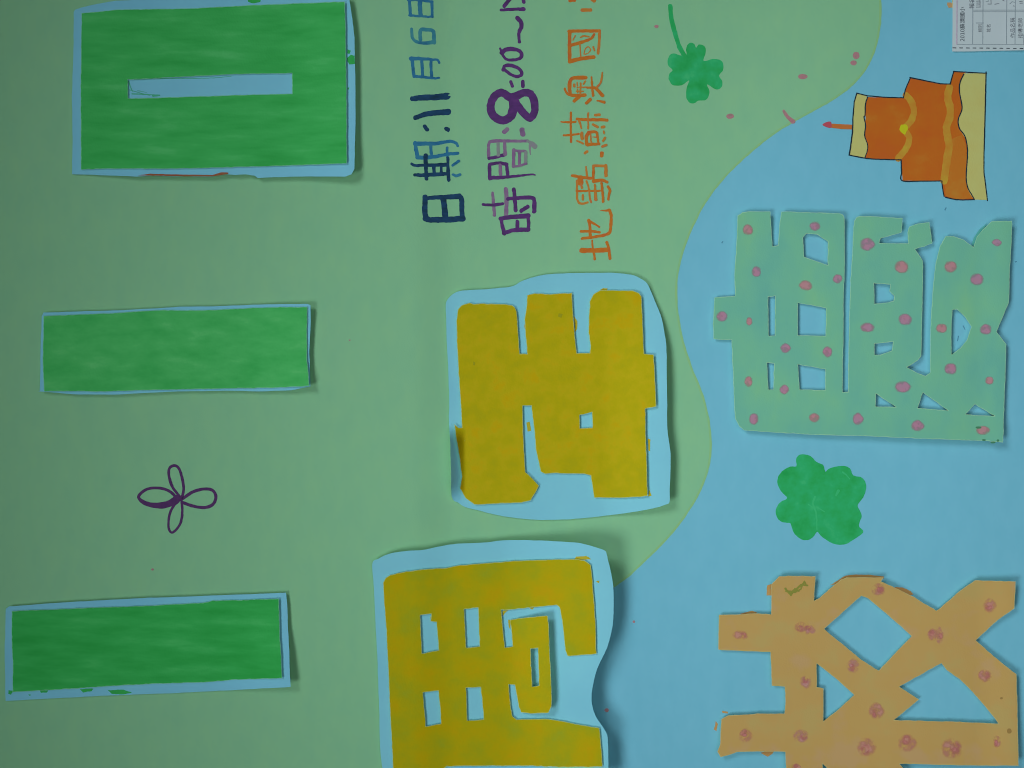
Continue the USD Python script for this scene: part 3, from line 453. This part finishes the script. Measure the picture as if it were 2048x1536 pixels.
# ================================================================ the printed entry slip in the corner
GLYPH = "236|3 0 3 4 18 18 24 30 24 38 21 42 12 43 7 38 5 38 3 42 12 48 23 47 29 41 30 30 27 22 14 5 32 5 32 0;036|3 17 3 30 5 39 8 44 14 48 24 47 29 42 32 34 32 14 29 5 24 0 14 -1 10 1 6 6|9 31 11 8 15 4 21 4 25 9 27 19 27 28 25 38 21 43 13 42 10 37;136|6 5 16 6 16 40 8 40 8 44 16 47 22 47 22 5 31 5 31 0 6 0;蘇64|2 27 10 35 13 42 17 41 17 38 25 38 26 34 24 33 24 30 31 30 32 26 44 26 44 33 33 32 33 35 56 41 58 39 57 37 49 35 49 26 61 26 61 22 51 21 53 15 62 4 60 1 58 1 51 13 49 13 49 -6 44 -6 44 13 42 13 38 4 33 1 33 -2 29 -3 25 7 28 8 30 5 32 5 37 10 42 19 42 22 31 22 31 10 7 10 7 25|21 18 20 13 27 13 27 18|21 26 20 23 21 21 27 21 27 26|12 31 18 30 20 32 20 35 14 35|11 14 17 13 17 18 11 18|11 22 17 21 17 26 11 26|4 45 4 49 19 49 19 54 24 54 25 49 40 49 40 54 45 54 45 49 60 49 60 45 45 45 45 40 40 40 39 45 24 45 24 40 19 40 19 45|19 7 22 7 24 4 25 -3 23 -4 21 -2|13 6 16 7 17 5 18 -4 14 -4|2 -3 6 1 7 7 10 7 11 6 10 1 7 -5 4 -6;澳64|17 -3 18 -1 22 -1 31 3 34 8 18 9 18 13 36 13 37 17 42 17 41 13 61 13 61 9 44 8 49 2 61 -1 59 -6 47 -2 39 6 30 -3 21 -6 19 -6|21 16 21 48 35 48 37 54 42 53 41 48 58 48 58 16 54 16 53 44 41 44 41 33 44 33 43 36 46 42 48 42 50 40 46 36 46 33 52 33 52 30 45 30 49 25 50 21 48 20 41 27 41 19 37 20 37 25 31 20 27 22 34 29 34 30 28 30 28 33 32 34 29 41 32 42 37 36 38 44 25 44 25 16|41 28 43 28 43 30 41 30|34 34 37 33 37 35 34 35|6 49 6 51 10 53 18 48 18 45 15 43 10 48|4 -3 9 7 12 17 15 18 17 15 9 -4 7 -5|3 32 3 34 6 36 15 31 16 29 14 26 12 26;國64|5 51 59 51 59 -6 54 -6 53 -3 11 -3 10 -6 5 -6|10 2 54 1 54 47 43 47 49 42 48 38 51 38 51 34 37 33 39 21 42 23 44 31 48 31 45 20 41 14 47 8 49 15 51 13 50 6 48 4 44 4 37 10 30 3 27 7 32 9 32 11 13 8 13 11 27 14 32 14 32 11 34 11 36 14 36 18 34 23 33 34 14 34 13 38 33 38 32 45 36 45 37 38 46 38 46 40 40 43 42 47 10 47|16 30 30 30 30 17 16 17|19 21 26 20 26 27 19 27;小64|46 37 48 38 51 37 59 21 62 13 62 9 59 7 57 7 54 19 46 34|17 -2 29 -1 30 0 30 53 35 53 35 -2 33 -5 30 -6 19 -6|3 10 3 13 9 22 13 38 18 37 16 26 10 12 7 8;報64|33 51 58 51 58 35 55 33 45 33 44 36 54 38 54 45 53 47 38 47 38 30 60 28 57 16 53 8 56 2 62 -1 60 -5 54 -3 49 2 41 -6 33 -6|43 25 46 15 50 12 53 18 54 25|38 0 40 -1 46 7 39 21|3 8 3 12 15 13 15 19 4 19 4 23 10 23 10 25 8 28 8 32 3 32 3 36 15 37 15 43 5 43 5 47 15 47 15 54 19 54 20 47 29 47 29 43 20 43 20 36 31 36 31 32 27 32 27 29 24 24 24 23 30 23 30 19 20 19 20 12 31 12 31 8 20 8 19 -6 15 -6 15 8|12 31 14 23 19 23 23 31 22 32;名64|3 16 4 18 9 18 26 25 25 28 17 33 19 36 22 36 30 29 33 29 46 41 45 43 23 43 11 33 7 32 5 36 17 43 26 54 31 53 28 47 51 48 54 46 49 37 31 22 54 21 54 -6 50 -6 48 -2 22 -2 21 -6 16 -6 16 15 5 13|22 17 21 2 49 2 49 17;組64|26 -4 26 0 31 1 31 50 57 50 57 1 61 0 61 -4|36 1 52 0 52 13 36 13|36 18 52 17 52 30 36 30|36 35 52 34 52 46 36 46|4 15 3 20 8 23 12 30 4 30 3 35 5 35 8 39 15 54 19 53 16 44 10 35 16 35 21 43 24 43 26 41 12 21 21 22 20 29 24 29 28 16 24 15 23 18 19 18|24 14 27 7 27 2 23 2 21 9 21 13|13 10 14 12 17 12 18 10 19 -2 15 -2|3 0 5 5 5 12 9 12 10 10 7 -4 4 -4;別64|42 -2 53 -1 54 0 54 53 58 53 58 -3 53 -6 44 -6|38 46 43 46 43 10 38 10|2 -3 10 8 13 24 13 30 6 30 6 51 31 51 31 30 18 30 17 25 17 22 32 22 30 -3 27 -6 16 -5 16 -2 24 -2 26 0 26 18 17 18 13 3 10 -2 6 -6|12 47 11 34 27 34 27 47;姓64|3 -1 10 4 13 10 10 15 4 18 8 35 3 36 3 40 9 40 10 41 11 54 16 54 14 40 25 40 24 27 29 37 31 50 36 50 34 39 42 39 42 54 47 54 47 39 60 39 60 34 47 34 47 20 59 20 59 16 47 16 47 1 61 1 62 -4 26 -4 26 1 42 1 42 16 29 16 29 20 42 20 41 34 32 34 28 24 23 26 20 13 25 8 24 3 22 3 18 7 7 -5 4 -5|10 20 14 16 16 16 19 26 20 36 13 36;作64|20 27 20 29 28 39 33 53 38 52 35 43 62 43 61 38 42 38 42 29 60 29 60 25 42 25 42 15 61 15 61 10 42 10 42 -6 37 -6 37 38 32 38 24 25|3 26 3 29 11 38 17 52 22 53 23 51 16 38 16 -6 11 -5 11 28 9 28 6 23;品64|35 22 59 23 59 -6 55 -6 53 -3 40 -3 40 -6 35 -6|40 3 54 2 54 18 40 18|15 51 50 51 50 29 15 29|19 35 45 34 45 46 19 46|5 22 28 23 28 -5 23 -5 22 -3 11 -3 10 -6 5 -6|10 3 23 2 23 18 10 18;稱64|23 7 23 11 28 11 28 31 41 31 42 35 39 42 41 46 32 45 32 42 36 37 36 35 32 34 26 48 57 53 59 49 42 45 46 39 46 36 44 35 45 31 59 31 59 12 62 11 62 7 59 7 58 -4 55 -6 47 -5 47 -2 54 -2 54 7 33 7 32 -6 28 -6 28 7|45 12 54 11 54 17 45 17|45 22 54 21 54 27 45 27|32 12 41 11 41 17 32 17|32 22 41 21 41 27 32 27|48 35 48 38 52 41 53 45 58 46 58 43 53 35 52 34|2 9 11 29 11 31 3 31 3 35 12 36 12 45 4 44 3 48 22 52 24 48 17 46 17 36 25 35 25 31 17 31 17 28 25 18 22 15 19 20 17 20 17 -6 12 -6 12 17 10 17 5 6;指64|28 32 29 54 33 54 33 44 44 46 52 50 54 50 57 47 46 42 33 40 33 33 35 32 54 32 56 34 57 40 61 39 60 31 57 28 32 28|28 -6 28 23 58 23 58 -6 54 -6 53 -3 34 -3 33 -6|33 2 54 1 54 8 33 8|33 13 54 12 54 19 33 19|3 15 2 20 12 24 12 36 3 36 3 41 12 41 12 54 16 54 16 41 24 41 24 36 16 36 16 24 24 26 25 22 16 19 15 -5 5 -6 4 -2 11 -2 12 -1 12 16;導64|3 38 16 38 16 24 24 20 24 41 35 41 36 43 20 44 20 48 30 48 28 53 30 54 33 53 36 48 45 48 48 54 52 53 50 48 60 48 59 44 42 44 40 42 55 41 55 22 26 20 27 19 61 20 60 15 47 14 47 11 60 11 60 7 47 7 47 -3 45 -5 34 -5 33 -3 33 -1 41 -1 43 0 43 7 20 7 20 5 26 1 26 -1 23 -3 20 1 14 4 15 7 4 7 3 11 42 11 43 14 23 16 15 21 12 21 7 15 5 15 4 19 12 24 12 33 3 34|29 25 49 24 50 26 30 27|29 31 49 30 50 32 30 33|29 37 49 36 50 37 30 38|6 49 7 52 10 52 16 47 17 44 13 42;老64|2 12 27 25 27 27 3 27 4 32 25 32 25 40 9 40 9 45 25 45 25 54 30 54 30 45 46 45 47 44 53 51 58 49 44 33 60 32 61 27 36 27 25 18 25 13 28 13 49 21 52 18 52 16 27 9 25 8 25 3 26 0 28 -1 49 -1 53 1 54 8 56 8 58 7 58 0 55 -4 25 -5 21 -2 21 15 17 15 16 13 7 9 5 9|30 33 36 32 43 40 30 40;師64|27 46 27 50 61 50 61 46 46 46 46 38 59 38 59 6 57 4 50 4 49 6 49 8 54 8 55 9 55 32 54 34 47 34 46 32 46 -6 42 -6 42 32 41 34 34 34 34 4 29 4 29 38 42 38 42 46|5 44 11 45 13 54 18 53 15 44 24 44 24 26 9 26 9 21 25 20 25 1 10 1 9 -4 5 -4|10 15 9 5 21 5 21 16|9 32 11 30 20 30 20 40 9 40"
FONT = {}
for item in GLYPH.split(';'):
    head, *rings = item.split('|')
    FONT[head[0]] = (int(head[1:]), [np.array(list(map(int, r.split()))).reshape(-1, 2) for r in rings])
def printed(text, x, y, size, stretch=1.0):
    """Lettering that reads up the photograph: it starts at (x, y) in pixels, with its baseline along the line u = x."""
    k, at, out = size / 64, 0.0, None
    g = MultiPolygon()
    for ch in text:
        w, rings = FONT[ch]
        for r in rings:
            p = Polygon(np.column_stack([x - r[:, 1] * k, y - (at + r[:, 0] * k * stretch)])).buffer(0)
            g = g.symmetric_difference(p)
        at += w * k * stretch
    return g
slip = xform('entry_slip', None, 'white printed slip with ruled boxes and a dashed cut line, top right corner', 'paper slip')
sz = lambda u, v: sheet(u, v) + .0006 + .0014 * ramp(2000, 2060, u) + .0008 * ramp(80, 104, v)
put('paper', cut(poly('C8', '186,1335 196,600 200,-1400 2900,-1400 2900,1285 2048,1300 1300,1318 600,1332'), .00015, sz, 0), mat('white_slip', [(143, 160, 164), (147, 162, 168)], .81, scale=20, bump=.0002), slip, smooth=35)
st = lambda u, v: sz(u, v) + .00018
BLACK = mat('print_black', [(44, 54, 62), (52, 60, 70)], .83, scale=60); GREY = mat('print_grey', [(104, 120, 128), (110, 124, 134)], .83, scale=60); DARK = mat('print_dark', [(84, 94, 102), (90, 98, 108)], .83, scale=60)
LINE = mat('print_mauve', [(138, 124, 148), (142, 130, 152)], .83, scale=60)
def rule(x0, y0, x1, y1, w, m, name='ruled_line', layer=1): paint(name, stroke('C8', f'{x0},{y0} {x1},{y1}', w, jag=0, smooth=False), m, slip, layer, st)
rule(305, 1150, 320, -1300, 22, LINE)
for x in (722, 985, 1600, 1822): rule(x - 8, 1145, x + 10, -1300, 18, GREY)
rule(2030, 900, 2040, 1140, 14, GREY)
for i, y in enumerate((1150, 262, 302)): rule(310 if not i else 740, y, 2860, y, 13, GREY, layer=2)
rule(805, 595, 995, 595, 18, GREY, layer=2)
for i in range(16): rule(205 + 174 * i, 1238 + 1.8 * i, 280 + 174 * i, 1240 + 1.8 * i, 20, BLACK, 'dash', 2)
paint('printed_title', printed('2010蘇澳國小', *P('C8', '500,1075')[0], 10.6, 1.05), BLACK, slip, 2, st)
paint('printed_title', printed('報名', *P('C8', '745,225')[0], 11, 1.0), DARK, slip, 2, st)
for t, x, y, s in (('組別', 945, 835, 8.4), ('姓名', 1170, 835, 8.4), ('作品名稱', 1800, 985, 10.2), ('指導老師', 2000, 990, 10.2)):
    paint('printed_word', printed(t, *P('C8', f'{x},{y}')[0], s), DARK, slip, 2, st)
for s in ('815,30 900,25', '820,80 905,78', '815,130 905,125', '810,185 910,182', '905,10 910,190', '1060,40 1130,30 1100,-20', '1190,0 1195,100', '1110,105 1200,105', '1290,110 1400,90', '1490,0 1530,20', '1680,100 1740,40 1800,60', '1770,150 1800,160', '1930,40 2010,30', '1940,85 2015,80'):
    paint('handwriting', stroke('C8', s, 16, 14, jag=0, smooth=False), GREY if len(s) > 20 else DARK, slip, 2 + .3 * (len(s) % 3), st)
